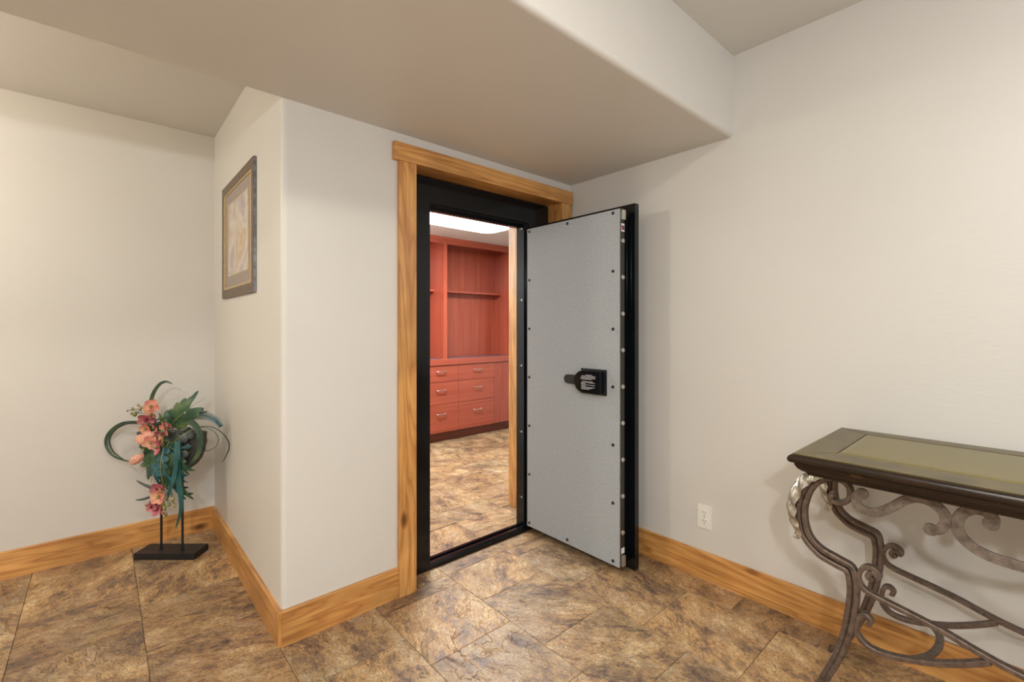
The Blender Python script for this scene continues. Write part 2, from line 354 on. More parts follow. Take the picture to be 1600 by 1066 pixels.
for (x0, x1, y0, y1) in regions:
    i0 = math.floor((x0 + 0.93) / P_) - 1; i1 = math.ceil((x1 + 0.93) / P_) + 1
    for i in range(i0, i1):
        tx0 = -0.93 + i * P_; tx1 = tx0 + P_
        off = -0.287 if i % 2 == 0 else -0.478
        j0 = math.floor((y0 - off) / P_) - 1; j1 = math.ceil((y1 - off) / P_) + 1
        for j in range(j0, j1):
            a, b_ = max(tx0, x0) + G, min(tx1, x1) - G
            c_, d_ = max(off + j*P_, y0) + G, min(off + (j+1)*P_, y1) - G
            if b_ - a < 0.012 or d_ - c_ < 0.012: continue
            o = inst('tile', tile_mesh(b_-a, d_-c_), floor, ((a+b_)/2, (c_+d_)/2, 0))

# wall around the vault door, with a rounded outside corner, and its return along the alcove
RO0, RO1, ROZ = -1.134, -0.080, 2.02
bm = nbm(); r = 0.022
foot = [(RO0, 0), (RO0, TW), (XC+0.12, TW), (XC+0.12, YB), (XC, YB)] + arc(XC+r, r, r, PI, 1.5*PI, 6)
prism(bm, foot, 'z', 0, 2.62)
box(bm, RO0, RO1, 0, TW, ROZ, 2.62); box(bm, RO1, 0.12, 0, TW, 0, 2.62)
struct('wall_back', bm, M['paint'], 'beige wall with the vault doorway and rounded corner', 40)
bm = nbm(); box(bm, 0, 0.12, YR, 0, 0, 2.62); struct('wall_right', bm, M['paint'], 'beige wall behind the console table')
bm = nbm(); box(bm, XL, XC+0.12, YB, YB+0.1, 0, 2.62); struct('wall_alcove', bm, M['paint'], 'pale wall behind the flower sculpture')
bm = nbm(); box(bm, XL-0.1, XL, YR, YB, 0, 2.62); struct('wall_left', bm, M['paint'], 'beige wall closing the left of the room')
bm = nbm(); box(bm, XL-0.1, 0.12, YR-0.1, YR, 0, 2.62); struct('wall_rear', bm, M['paint'], 'beige wall behind the camera')
bm = nbm(); prism(bm, [(YF, ZC+0.1), (YF, ZS+0.022)] + arc(YF+0.022, ZS+0.022, 0.022, PI, 1.5*PI, 6)[1:] + [(0, ZS), (0, ZC+0.1)], 'x', XL, 0)
struct('ceiling_soffit', bm, M['paint'], 'wide dropped beige soffit with a rounded front edge', 40)
bm = nbm(); box(bm, XL, 0, YR, YF, ZC, ZC+0.1); struct('ceiling', bm, M['paint'], 'beige ceiling in front of the soffit')
bm = nbm(); box(bm, XL, XC, 0, YB, ZA, ZA+0.1); struct('ceiling_alcove', bm, M['paint'], 'beige alcove ceiling above the flower sculpture')
# vault room
bm = nbm(); box(bm, XC+0.12, 1.75, TW, 2.75, ZV, ZV+0.1); struct('ceiling_vault', bm, M['paint'], 'pale ceiling of the vault room')
bm = nbm(); box(bm, XC+0.12, 1.75, 2.62, 2.75, 0, ZV); struct('wall_vault_far', bm, M['paint'], 'pale wall behind the red bookcase')
bm = nbm(); box(bm, 1.70, 1.80, TW, 2.62, 0, ZV); struct('wall_vault_right', bm, M['paint'], 'pale side wall of the vault room')
bm = nbm(); box(bm, XC+0.02, XC+0.12, YB+0.1, 2.62, 0, ZV); struct('wall_vault_left', bm, M['paint'], 'pale left wall of the vault room')

# baseboards
HB, TB = 0.136, 0.016
def board_prof(s=1): return [(0, 0), (-TB*s, 0), (-TB*s, HB-0.004), (-(TB-0.004)*s, HB), (0, HB)]
bm = nbm(); prism(bm, [(x, z) for x, z in board_prof()], 'y', YR, -0.0275); struct('baseboard_right', bm, M['pine_y'], 'honey pine baseboard under the console table')
bm = nbm(); prism(bm, [(y, z) for y, z in board_prof()], 'x', XC-0.004, -1.204)
struct('baseboard_back', bm, M['pine_x'], 'pine baseboard between the rounded corner and the vault doorway')
bm = nbm(); prism(bm, [(XC + x, z) for x, z in board_prof()], 'y', 0.0, YB-TB); struct('baseboard_return', bm, M['pine_y'], 'honey pine baseboard along the alcove side wall')
bm = nbm(); prism(bm, [(YB + y, z) for y, z in board_prof()], 'x', XL, XC); struct('baseboard_alcove', bm, M['pine_x'], 'pinkish pine baseboard behind the flower sculpture')
bm = nbm(); prism(bm, [(XC-0.0045, -0.002), (XC-0.0045, -TB), (XC-0.006, -TB), (XC-TB, -0.006), (XC-TB, -0.002)], 'z', 0, HB)
struct('trim_1', bm, M['pine_z'], 'small chamfered pine corner block of the baseboard')

# doorway trim (casing and jamb lining)
def casing(name, x0, x1, y0, y1, z0, z1, m, label, b=0.002):
    bm = nbm(); box(bm, x0, x1, y0, y1, z0, z1); bev(bm, b, 1); return struct(name, bm, m, label)
casing('trim_2', -1.203, -1.114, -0.02, -0.0005, 0, 2.001, M['pine_z'], 'left pine casing board of the vault doorway')
casing('trim_3', -0.100, -0.012, -0.02, -0.0005, 0, 2.001, M['pine_z'], 'right pine casing board of the vault doorway')
casing('trim_4', -1.229, -0.012, -0.027, -0.0005, 2.001, 2.082, M['pine_x'], 'pine head casing across the top of the vault doorway')
casing('trim_5', RO0, -1.114, 0.0, TW, 0, 2.006, M['pine_z'], 'left pine lining board inside the vault doorway')
casing('trim_6', -0.100, RO1, 0.0, TW, 0, 2.006, M['pine_z'], 'right pine lining board inside the vault doorway')
casing('trim_7', RO0, RO1, 0.0, TW, 2.006, ROZ, M['pine_x'], 'pine lining board across the top of the doorway')

# ------------------------------------------------------------------ vault door: steel frame and open leaf
vf = thing('vault_door_frame', 'glossy black steel vault door frame set inside the pine doorway', 'door frame', (-0.61, 0.1, 0))
def part(name, bm, m, parent, smooth=None, b=0.0, seg=1):
    if b: bev(bm, b, seg)
    o = obj(name, bm, m, parent, smooth)
    o.matrix_parent_inverse = parent.matrix_basis.inverted() if parent.type == 'EMPTY' else Matrix()
    return o
def sub(name, bm, m, parent, smooth=None, b=0.0):
    if b: bev(bm, b, 1)
    return obj(name, bm, m, parent, smooth)
FX0, FX1 = -1.1135, -0.1005
OX0, OX1, OZ = -0.967, -0.300, 1.846
# jambs and head: a face plate with a stepped lip behind it
bm = nbm(); box(bm, FX0, OX0, 0.10, 0.18, 0, 2.0); part('jamb', bm, M['black'], vf, None, 0.003)
bm = nbm(); prism(bm, [(OX1+0.028, 0.10), (FX1, 0.10), (FX1, 0.18), (OX1, 0.18), (OX1, 0.113), (OX1+0.014, 0.113), (OX1+0.014, 0.106), (OX1+0.028, 0.106)], 'z', 0, 2.0)
hj = part('jamb', bm, M['black'], vf, None, 0.001)
bm = nbm(); prism(bm, [(0.10, 2.0), (0.10, 1.870), (0.112, 1.870), (0.112, 1.862), (0.135, 1.862), (0.135, 1.856), (0.150, 1.856), (0.150, OZ), (0.18, OZ), (0.18, 2.0)], 'x', OX0, OX1+0.028)
part('head', bm, M['black'], vf, None, 0.001)
bm = nbm(); prism(bm, [(0.10, 0), (0.10, 0.018), (0.108, 0.030), (0.128, 0.030), (0.130, 0.014), (0.150, 0.014), (0.152, 0.030), (0.163, 0.030), (0.165, 0.024), (0.18, 0.024), (0.18, 0)], 'x', OX0, OX1+0.028)
part('sill', bm, M['black'], vf, None, 0.0012)
for z in (1.8376, 1.4033, 1.004, 0.6008, 0.2013):
    bm = nbm(); cyl(bm, (OX1-0.0008, 0.148, z), (1, 0, 0), 0.007, 0.004, 14); h = part('bolt_hole', bm, M['slot'], vf)
    bm = nbm(); cyl(bm, (OX1-0.003, 0.131, z), (1, 0, 0), 0.006, 0.006, 12, 0.0045); part('frame_screw', bm, M['steel'], vf, 40)

vd = thing('vault_door', 'open black steel vault door with grey carpeted inner face', 'door', (-0.25, -0.25, 0))
PX0, PX1, LX = -0.210, -0.177, -0.300
bm = nbm(); box(bm, PX0, PX1, -0.609, 0.088, 0.012, 1.863); part('outer_plate', bm, M['black'], vd, None, 0.004, 2)
bm = nbm(); box(bm, -0.255, PX0, -0.560, 0.082, 0.040, 1.832); part('inner_body', bm, M['blackm'], vd, None, 0.002)
bm = nbm(); box(bm, -0.292, -0.255, -0.578, 0.082, 0.040, 1.830); part('bolt_box', bm, M['edge'], vd, None, 0.002)
bm = nbm(); box(bm, LX, -0.292, -0.578, 0.084, 0.043, 1.826); cp = part('carpet_panel', bm, M['carpet'], vd, None, 0.002)
bm = nbm(); box(bm, -0.232, -0.226, -0.574, -0.560, 0.05, 1.80); part('seal_strip', bm, M['black'], vd, None, 0.001)
bm = nbm(); cyl(bm, (0, 0, 0), (0, -1, 0), 0.0115, 0.009, 18, 0.0115); bev(bm, 0.0015, 1)
bolt_me = mesh_of('locking_bolt', bm, M['steel'], 40)
inv = vd.matrix_basis.inverted()
def put(name, me, p, parent=vd, rot=(0, 0, 0)):
    o = inst(name, me, parent, p, rot); o.matrix_parent_inverse = parent.matrix_basis.inverted(); return o
for k in range(9): put('locking_bolt', bolt_me, (-0.2745, -0.577, 1.6687 - k*0.1821))
bm = nbm(); cyl(bm, (0, 0, 0), (-1, 0, 0), 0.0085, 0.005, 14, 0.006); scr_me = mesh_of('panel_button', bm, M['blackm'], 40)
for k in range(7):
    z = 1.8095 - k*0.2908
    put('panel_button', scr_me, (LX, 0.066, z)); put('panel_button', scr_me, (LX, -0.5405, z))
for z in (1.808, 0.0675): put('panel_button', scr_me, (LX, -0.237, z))
for z0, z1 in ((1.774, 1.822), (0.046, 0.098)):
    bm = nbm(); box(bm, -0.283, -0.262, -0.590, -0.5775, z0, z1); part('latch_block', bm, M['steel'], vd, None, 0.0015)
bm = nbm(); box(bm, -0.283, -0.2565, -0.5788, -0.578, 1.716, 1.756); st = part('sticker', bm, M['paper'], vd)
bm = nbm(); box(bm, -0.281, -0.2585, -0.5793, -0.5788, 1.724, 1.746); s2 = obj('sticker_print', bm, M['red_ink'], st)
bm = nbm(); box(bm, -0.283, -0.2565, -0.5788, -0.578, 0.106, 0.134); part('sticker', bm, M['paper'], vd)
# lock cover with its release tab and warning print
lc = nbm()
box(lc, -0.306, LX, -0.5035, -0.338, 0.888, 1.020); cov = part('lock_backplate', lc, M['blackm'], vd, None, 0.004, 2)
bm = nbm()
prism(bm, [(-0.488, 0.898), (-0.488, 1.010), (-0.375, 1.010)] + arc(-0.375, 0.954, 0.056, PI/2, -PI/2, 12)[1:-1] + [(-0.375, 0.898)], 'x', -0.340, -0.305)
bev(bm, 0.006, 2); cov2 = part('lock_cover', bm, M['black'], vd, 40)
bm = nbm(); prism(bm, [(-0.345, 0.930), (-0.345, 0.982), (-0.255, 0.980)] + arc(-0.250, 0.9555, 0.0245, PI/2, -PI/2, 10)[1:-1] + [(-0.255, 0.931)], 'x', -0.316, -0.309)
part('release_tab', bm, M['blackm'], vd, None, 0.002)
bm = nbm(); random.seed(3)
rows = [(0.38, 0.78), (0.1, 1.0), (0.05, 0.97), (0.02, 1.0), (0.05, 0.75), None, (0.12, 0.85), (0.1, 0.97), (0.05, 0.33), (0.06, 0.96), (0.1, 0.36), (0.05, 0.95), (0.1, 0.8), (0.06, 0.6)]
for k, rw in enumerate(rows):
    if not rw: continue
    z = 0.990 - k*0.0057; y = -0.362 - rw[0]*0.10; ye = -0.362 - rw[1]*0.10
    while y > ye:
        l = random.uniform(0.004, 0.012); box(bm, -0.3403, -0.3399, max(y-l, ye), y, z-0.0009, z+0.0009); y -= l + 0.002
wp = obj('warning_print', bm, M['paper'], cov2); wp['label'] = 'rows of tiny white warning text'
# two hinge barrels on the far edge
for z in (0.25, 1.62):
    bm = nbm(); cyl(bm, (-0.160, 0.079, z-0.06), (0, 0, 1), 0.013, 0.12, 16); part('hinge_barrel', bm, M['black'], vd, 40)

# ------------------------------------------------------------------ red bookcase and drawer base in the vault
BF = 2.270
bc = thing('drawer_base', 'cherry red base cabinet with two rows of drawers in the vault', 'cabinet', (0.9, 2.45, 0))
bm = nbm(); box(bm, -0.40, 1.69, BF+0.02, 2.615, 0.105, 0.83); part('carcass', bm, M['cherry_z'], bc)
bm = nbm(); box(bm, -0.40, 1.69, BF+0.062, 2.60, 0.0, 0.105); part('toe_kick', bm, M['cherry_d'], bc)
zr = [(0.649, 0.826), (0.411, 0.645), (0.108, 0.407)]
cols = [(-0.300, 0.209), (0.213, 0.727), (0.731, 1.243)]
for ci, (x0, x1) in enumerate(cols):
    for ri, (z0, z1) in enumerate(zr):
        bm = nbm(); box(bm, x0, x1, BF, BF+0.02, z0, z1); d = part('drawer_front', bm, M['cherry_x'], bc, None, 0.002)
        hx = (x0+x1)/2 + (0.03 if ci == 1 else 0.0); hz = z1 - (z1-z0)*0.36 if ri < 2 else z1 - 0.10
        bm = nbm()
        path = [Vector(p) for p in ((hx-0.05, BF, hz), (hx-0.05, BF-0.026, hz), (hx+0.05, BF-0.026, hz), (hx+0.05, BF, hz))]
        sweep(bm, catmull(path, 4), circ(0.0045, 8), (0, 0, 1)); obj('handle', bm, M['nickel'], d, 50)
bm = nbm(); box(bm, 1.247, 1.275, BF, BF+0.02, 0.108, 0.826); part('filler_strip', bm, M['cherry_z'], bc, None, 0.001)
bm = nbm(); box(bm, 1.279, 1.69, BF+0.004, BF+0.02, 0.108, 0.826); part('end_panel', bm, M['cherry_z'], bc, None, 0.001)
ct = thing('bookcase_counter', 'plum topped counter with cherry front edge over the drawers', 'countertop', (0.9, 2.45, 0.83))
bm = nbm(); box(bm, -0.40, 1.69, BF-0.012, BF+0.012, 0.8305, 0.892); part('front_edge', bm, M['cherry_x'], ct, None, 0.003)
bm = nbm(); box(bm, -0.40, 1.69, BF+0.012, 2.615, 0.8305, 0.891); part('top', bm, M['counter'], ct)
bk = thing('bookcase', 'tall open cherry red bookcase standing on the vault counter', 'bookcase', (0.9, 2.45, 0.892))
UF = 2.295; UB = 2.615
bm = nbm(); box(bm, -0.40, 1.555, 2.600, UB, 0.892, 2.20); part('back_panel', bm, M['cherry_z'], bk)
bm = nbm(); box(bm, 1.532, 1.555, UF, 2.60, 0.892, 2.20); part('side_panel', bm, M['cherry_z'], bk)
bm = nbm(); box(bm, -0.40, -0.377, UF, 2.60, 0.892, 2.20); part('side_panel', bm, M['cherry_z'], bk)
bm = nbm(); box(bm, 0.556, 0.579, UF, 2.60, 0.892, 2.20); part('divider', bm, M['cherry_z'], bk)
bm = nbm(); box(bm, 0.545, 0.588, UF-0.018, UF, 0.892, 2.14); part('stile', bm, M['cherry_z'], bk, None, 0.001)
bm = nbm(); box(bm, 1.532, 1.69, UF-0.018, UF, 0.892, 2.14); part('stile', bm, M['cherry_z'], bk, None, 0.001)
bm = nbm(); box(bm, -0.40, 1.69, UF-0.018, UF, 2.14, 2.212); part('header', bm, M['cherry_x'], bk, None, 0.001)
bm = nbm(); box(bm, -0.377, 1.532, UF, 2.60, 2.180, 2.20); part('top_panel', bm, M['cherry_x'], bk)
for x0, x1 in ((-0.377, 0.556), (0.579, 1.532)):
    bm = nbm(); box(bm, x0, x1, 2.480, 2.60, 1.634, 1.656); part('shelf', bm, M['cherry_x'], bk, None, 0.001)
# ceiling fixture in the vault
lf = thing('vault_ceiling_light', 'long rounded glowing ceiling light in the vault room', 'ceiling light', (-0.06, 1.35, ZV))
def rrect(x0, x1, y0, y1, r, n=6):
    return arc(x1-r, y1-r, r, 0, PI/2, n) + arc(x0+r, y1-r, r, PI/2, PI, n) + arc(x0+r, y0+r, r, PI, 1.5*PI, n) + arc(x1-r, y0+r, r, 1.5*PI, 2*PI, n)
bm = nbm(); prism(bm, rrect(-0.67, 0.57, 1.165, 1.535, 0.10), 'z', 2.132, 2.198); bev(bm, 0.02, 3, 60); part('diffuser', bm, M['lfix'], lf, 40)
bm = nbm(); prism(bm, rrect(-0.64, 0.54, 1.195, 1.505, 0.08), 'z', 2.198, ZV); part('mounting_pan', bm, M['white'], lf)

# ------------------------------------------------------------------ framed picture on the alcove side wall
pc = thing('framed_picture', 'bronze framed matted print hanging on the alcove side wall', 'picture', (XC, 0.747, 1.70))
Y0, Y1, Z0, Z1 = 0.386, 1.108, 1.397, 2.010
XW = XC - 0.0012; XP = XC - 0.0135
for nm, (z0, z1) in (('top_rail', (Z1-0.045, Z1)), ('bottom_rail', (Z0, Z0+0.045))):
    bm = nbm(); box(bm, XP, XW, Y0+0.003, Y1-0.003, z0, z1); part(nm, bm, M['frame_b'], pc, None, 0.003, 2)
for y0, y1 in ((Y0+0.003, Y0+0.042), (Y1-0.042, Y1-0.003)):
    bm = nbm(); box(bm, XP, XW, y0, y1, Z0+0.045, Z1-0.045); part('side_rail', bm, M['frame_b'], pc, None, 0.003, 2)
for y0, y1 in ((Y0, Y0+0.003), (Y1-0.003, Y1)):
    bm = nbm(); box(bm, XP+0.001, XW, y0, y1, Z0, Z1); part('silver_edge', bm, M['frame_s'], pc, None, 0.001)
g, gz = 0.026, 0.010
for y0, y1, z0, z1 in ((Y0+0.042, Y0+0.042+g, Z0+0.045, Z1-0.045), (Y1-0.042-g, Y1-0.042, Z0+0.045, Z1-0.045), (Y0+0.042+g, Y1-0.042-g, Z0+0.045, Z0+0.045+gz), (Y0+0.042+g, Y1-0.042-g, Z1-0.045-gz, Z1-0.045)):
    bm = nbm(); box(bm, XP+0.0015, XW, y0, y1, z0, z1); part('gold_fillet', bm, M['frame_g'], pc, None, 0.0015)
bm = nbm(); box(bm, XP+0.006, XW, Y0+0.066, Y1-0.066, Z0+0.054, Z1-0.054); part('mat_board', bm, M['mat'], pc)
bm = nbm(); box(bm, XP+0.0054, XP+0.006, 0.508, 0.966, 1.506, 1.899); part('mat_line', bm, M['frame_g'], pc)
bm = nbm(); box(bm, XP+0.0049, XP+0.0054, 0.514, 0.960, 1.512, 1.893); part('print', bm, M['print'], pc)

# ------------------------------------------------------------------ wall outlet
ol = thing('wall_outlet', 'white duplex wall outlet left of the console table', 'outlet', (0, -0.87, 0.306))
bm = nbm(); box(bm, -0.006, -0.0003, -0.905, -0.834, 0.249, 0.363); bev(bm, 0.003, 2); part('faceplate', bm, M['white'], ol)
for zc in (0.3265, 0.2855):
    bm = nbm(); prism(bm, arc(-0.8695, zc, 0.0165, 0, 2*PI, 20)[:-1], 'x', -0.0085, -0.0055); rc = part('receptacle', bm, M['white'], ol, None, 0.001)
    for y, h in ((-0.8640, 0.0045), (-0.8755, 0.0038)):
        bm = nbm(); box(bm, -0.0090, -0.0084, y-0.0011, y+0.0011, zc+0.003-h, zc+0.003+h); obj('slot', bm, M['slot'], rc)
    bm = nbm(); cyl(bm, (-0.0084, -0.8695, zc-0.009), (-1, 0, 0), 0.0024, 0.0006, 10); obj('ground_hole', bm, M['slot'], rc)
bm = nbm(); cyl(bm, (-0.0058, -0.8695, 0.306), (-1, 0, 0), 0.003, 0.0015, 12); part('screw', bm, M['nickel'], ol)

# ------------------------------------------------------------------ console table
YM = -1.93      # the table's middle
tb = thing('console_table', 'console table with dark wooden top and scrolled iron legs', 'table', (-0.33, YM, 0))
ZT = 0.845
tx0, tx1, ty0, ty1 = -0.620, -0.040, -2.43, -1.43
def ringed(bm, prof):
    """mitred moulding round the top: prof = [(inset, z)] outline from the upper inside to the lower inside"""
    rings = []
    for d, z in prof:
        rings.append([bm.verts.new(p) for p in ((tx0+d, ty0+d, z), (tx1-d, ty0+d, z), (tx1-d, ty1-d, z), (tx0+d, ty1-d, z))])
    for a, b in zip(rings, rings[1:]):
        for i in range(4): bm.faces.new((a[i], a[(i+1) % 4], b[(i+1) % 4], b[i]))
    bm.faces.new(rings[0]); bm.faces.new(rings[-1][::-1])
bm = nbm()
ringed(bm, [(0.014, ZT-0.003), (0.008, ZT-0.004), (0.003, ZT-0.008), (0.0, ZT-0.014), (0.0, ZT-0.020), (0.003, ZT-0.026), (0.009, ZT-0.029), (0.015, ZT-0.031), (0.017, ZT-0.038), (0.022, ZT-0.047), (0.032, ZT-0.055), (0.042, ZT-0.060), (0.045, ZT-0.068)])
part('edge_moulding', bm, M['espresso'], tb, 35)
ix0, ix1, iy0, iy1 = tx0+0.115, tx1-0.085, ty0+0.105, ty1-0.105
e = 0.013
def quad_slab(name, pts, m, z0=ZT-0.003, z1=ZT):
    bm = nbm(); prism(bm, pts, 'z', z0, z1); return part(name, bm, m, tb, None, 0.0008)
g2 = 0.0012
quad_slab('border_board', [(tx0+e, ty0+e+g2), (ix0-g2, iy0+g2), (ix0-g2, iy1-g2), (tx0+e, ty1-e-g2)], M['top_border'])
quad_slab('border_board', [(tx1-e, ty0+e+g2), (tx1-e, ty1-e-g2), (ix1+g2, iy1-g2), (ix1+g2, iy0+g2)], M['top_border'])
quad_slab('border_board', [(tx0+e+g2, ty1-e), (ix0+g2, iy1+g2), (ix1-g2, iy1+g2), (tx1-e-g2, ty1-e)], M['top_border'])
quad_slab('border_board', [(tx0+e+g2, ty0+e), (tx1-e-g2, ty0+e), (ix1-g2, iy0-g2), (ix0+g2, iy0-g2)], M['top_border'])
bm = nbm(); a = [(ix0+.001, iy0+.001), (ix1-.001, iy0+.001), (ix1-.001, iy1-.001), (ix0+.001, iy1-.001)]
c2 = [(ix0+.016, iy0+.016), (ix1-.016, iy0+.016), (ix1-.016, iy1-.016), (ix0+.016, iy1-.016)]
lo = [bm.verts.new((*p, ZT-0.003)) for p in a]; md = [bm.verts.new((*p, ZT-0.0015)) for p in a]; hi = [bm.verts.new((*p, ZT+0.0012)) for p in c2]
bm.faces.new(hi); bm.faces.new(lo[::-1])
for A, B in ((lo, md), (md, hi)):
    for i in range(4): bm.faces.new((A[i], A[(i+1) % 4], B[(i+1) % 4], B[i]))
part('glass_inset', bm, M['glass'], tb)

F_C = [(-1.522,.707),(-1.515,.705),(-1.512,.692),(-1.525,.685),(-1.545,.688),(-1.561,.705),(-1.564,.731),(-1.555,.749),(-1.534,.759),(-1.509,.755),(-1.48,.735),(-1.458,.705),(-1.444,.664),(-1.439,.628),(-1.443,.585),(-1.456,.55),(-1.478,.528),(-1.5,.517),(-1.541,.505),(-1.568,.495),(-1.577,.468),(-1.580,.416),(-1.574,.35),(-1.562,.281),(-1.541,.206),(-1.517,.145),(-1.492,.088),(-1.462,.030),(-1.448,.008)]
F_O = [(-1.505,.771),(-1.469,.748),(-1.445,.712),(-1.428,.669),(-1.422,.619),(-1.427,.572),(-1.444,.534),(-1.469,.510),(-1.488,.497),(-1.528,.485),(-1.553,.478),(-1.561,.455),(-1.563,.416),(-1.557,.35),(-1.545,.277),(-1.524,.200),(-1.500,.139),(-1.476,.082),(-1.446,.025),(-1.434,.008)]
LEAF = [(-1.490,.772),(-1.470,.764),(-1.440,.742),(-1.415,.703),(-1.400,.656),(-1.399,.615),(-1.408,.580),(-1.418,.558),(-1.415,.545),(-1.406,.545)]
UPB = [(-1.622,.484),(-1.614,.476),(-1.608,.486),(-1.620,.497),(-1.634,.488),(-1.633,.503),(-1.613,.512),(-1.594,.500),(-1.584,.472),(-1.592,.446),(-1.615,.432),(-1.66,.422),(-1.72,.410),(-1.78,.396),(-1.83,.380),(-1.88,.366),(-1.93,.356)]
LOB = [(-1.604,.343),(-1.612,.341),(-1.614,.352),(-1.604,.362),(-1.591,.358),(-1.583,.339),(-1.580,.304),(-1.592,.281),(-1.616,.268),(-1.656,.268),(-1.705,.281),(-1.758,.300),(-1.802,.322),(-1.838,.343),(-1.866,.362)]
AP1 = [(-1.597,.734),(-1.582,.722),(-1.586,.696),(-1.607,.685),(-1.635,.689),(-1.67,.716),(-1.699,.744),(-1.727,.756),(-1.757,.751),(-1.779,.729),(-1.782,.705),(-1.770,.682),(-1.752,.676)]
AP2 = [(-1.868,.728),(-1.872,.744),(-1.855,.758),(-1.834,.756),(-1.815,.740),(-1.805,.712),(-1.811,.681),(-1.836,.656),(-1.868,.644),(-1.90,.640),(-1.93,.639)]
def P3(l, X, mir, dz=0.0):
    return [Vector((X, (2*YM - y) if mir else y, z + dz)) for y, z in l]
def end_bulb(pt, r, X, t, bm):
    cyl(bm, (X - t/2, pt[0], pt[1]), (1, 0, 0), r, t, 20)
for mir in (False, True):
    for X, dz in ((-0.48, 0.0), (-0.13, -0.035)):
        # back legs sit a little lower in the trace; keep the same leg, top held under the moulding
        bm = nbm(); sweep(bm, catmull(P3(F_C, X, mir), 4), rectprof(0.0155, 0.028, 0.003), (1, 0, 0)); part('leg', bm, M['iron'], tb, 40)
        bm = nbm(); sweep(bm, catmull(P3(F_O, X, mir), 4), rectprof(0.0145, 0.026, 0.003), (1, 0, 0)); part('leg_outer_bar', bm, M['iron'], tb, 40)
        # foot pad
        fy = -1.441 if not mir else 2*YM + 1.441
        bm = nbm(); box(bm, X-0.016, X+0.016, fy-0.022, fy+0.022, 0.0, 0.012); part('foot', bm, M['iron'], tb, None, 0.003)
        # acanthus leaf lying on the outside of the leg
        bm = nbm(); pts = catmull(P3(LEAF, X, mir), 12); n = len(pts); rows_ = []; K = 8
        s = -1 if mir else 1
        for i, p in enumerate(pts):
            t = i/(n-1); w = 0.030*math.sin(PI*min(1, 0.20+t*0.80))**0.6 + 0.003
            tan = (pts[min(i+1, n-1)] - pts[max(i-1, 0)]).normalized(); nrm = Vector((0, -tan.z, tan.y)) * s
            row = []
            for k in range(-K, K+1):
                u = k/K; a_ = u*1.45
                ww = w * (1 + 0.14*abs(u)*math.sin(t*44 - 5.2*abs(u)))
                rib = 0.0050*math.sin(t*44 - 5.2*abs(u))*min(1, abs(u)*4)*math.sin(PI*min(1, 0.1+t)) + (0.003 if k == 0 else 0)
                row.append(bm.verts.new(p + Vector((ww*0.80*math.sin(a_), 0, 0)) + nrm*((ww*0.95)*(math.cos(a_) - 0.72) + rib)))
            rows_.append((row, [bm.verts.new(v.co - nrm*0.0035) for v in row]))
        for (a, a2), (b, b2) in zip(rows_, rows_[1:]):
            for k in range(2*K):
                bm.faces.new((a[k], a[k+1], b[k+1], b[k])); bm.faces.new((a2[k], b2[k], b2[k+1], a2[k+1]))
            bm.faces.new((a[0], b[0], b2[0], a2[0])); bm.faces.new((a[2*K], a2[2*K], b2[2*K], b[2*K]))
        for (a, a2) in (rows_[0], rows_[-1]): bm.faces.new(a + a2[::-1])
        lfp = part('acanthus_leaf', bm, M['silver'], tb, 60); lfp['label'] = 'silvery cast acanthus leaf'
        # stretchers with rolled ends
        bm = nbm(); sweep(bm, catmull(P3(UPB, X, mir, dz*1.3), 4), rectprof(0.0135, 0.024, 0.002), (1, 0, 0)); part('stretcher', bm, M['iron'], tb, 40)
        bm = nbm(); sweep(bm, catmull(P3(LOB, X, mir, dz*1.3), 4), rectprof(0.0135, 0.024, 0.002), (1, 0, 0)); part('lower_stretcher', bm, M['iron'], tb, 40)
    # bowed link between the front and back lower stretchers
    y = -1.71 if not mir else 2*YM + 1.71; q = -0.03 if not mir else 0.03
    bm = nbm(); sweep(bm, catmull([Vector(p) for p in ((-0.478, y, 0.283), (-0.40, y+q, 0.275), (-0.30, y+1.3*q, 0.262), (-0.21, y+q, 0.25), (-0.132, y, 0.238))], 5), rectprof(0.010, 0.02, 0.002), (0, 1, 0)); part('cross_link', bm, M['iron'], tb, 40)
    # flat apron scrolls under the front moulding
    bm = nbm(); sweep(bm, catmull(P3(AP1, -0.50, mir), 5), rectprof(0.025, 0.008, 0.001), (1, 0, 0))
    for pt in (AP1[0], AP1[-1]): end_bulb((pt[0] if not mir else 2*YM - pt[0], pt[1]), 0.0165, -0.50, 0.0078, bm)
    part('apron_scroll', bm, M['scroll'], tb, 40)
bm = nbm(); full = AP2 + [(2*YM - y, z) for y, z in AP2[:-1][::-1]]
sweep(bm, catmull(P3(full, -0.50, False), 5), rectprof(0.026, 0.008, 0.001), (1, 0, 0))
for pt in (AP2[0], (2*YM - AP2[0][0], AP2[0][1])): end_bulb(pt, 0.0165, -0.50, 0.0078, bm)
part('centre_scroll', bm, M['scroll'], tb, 40)

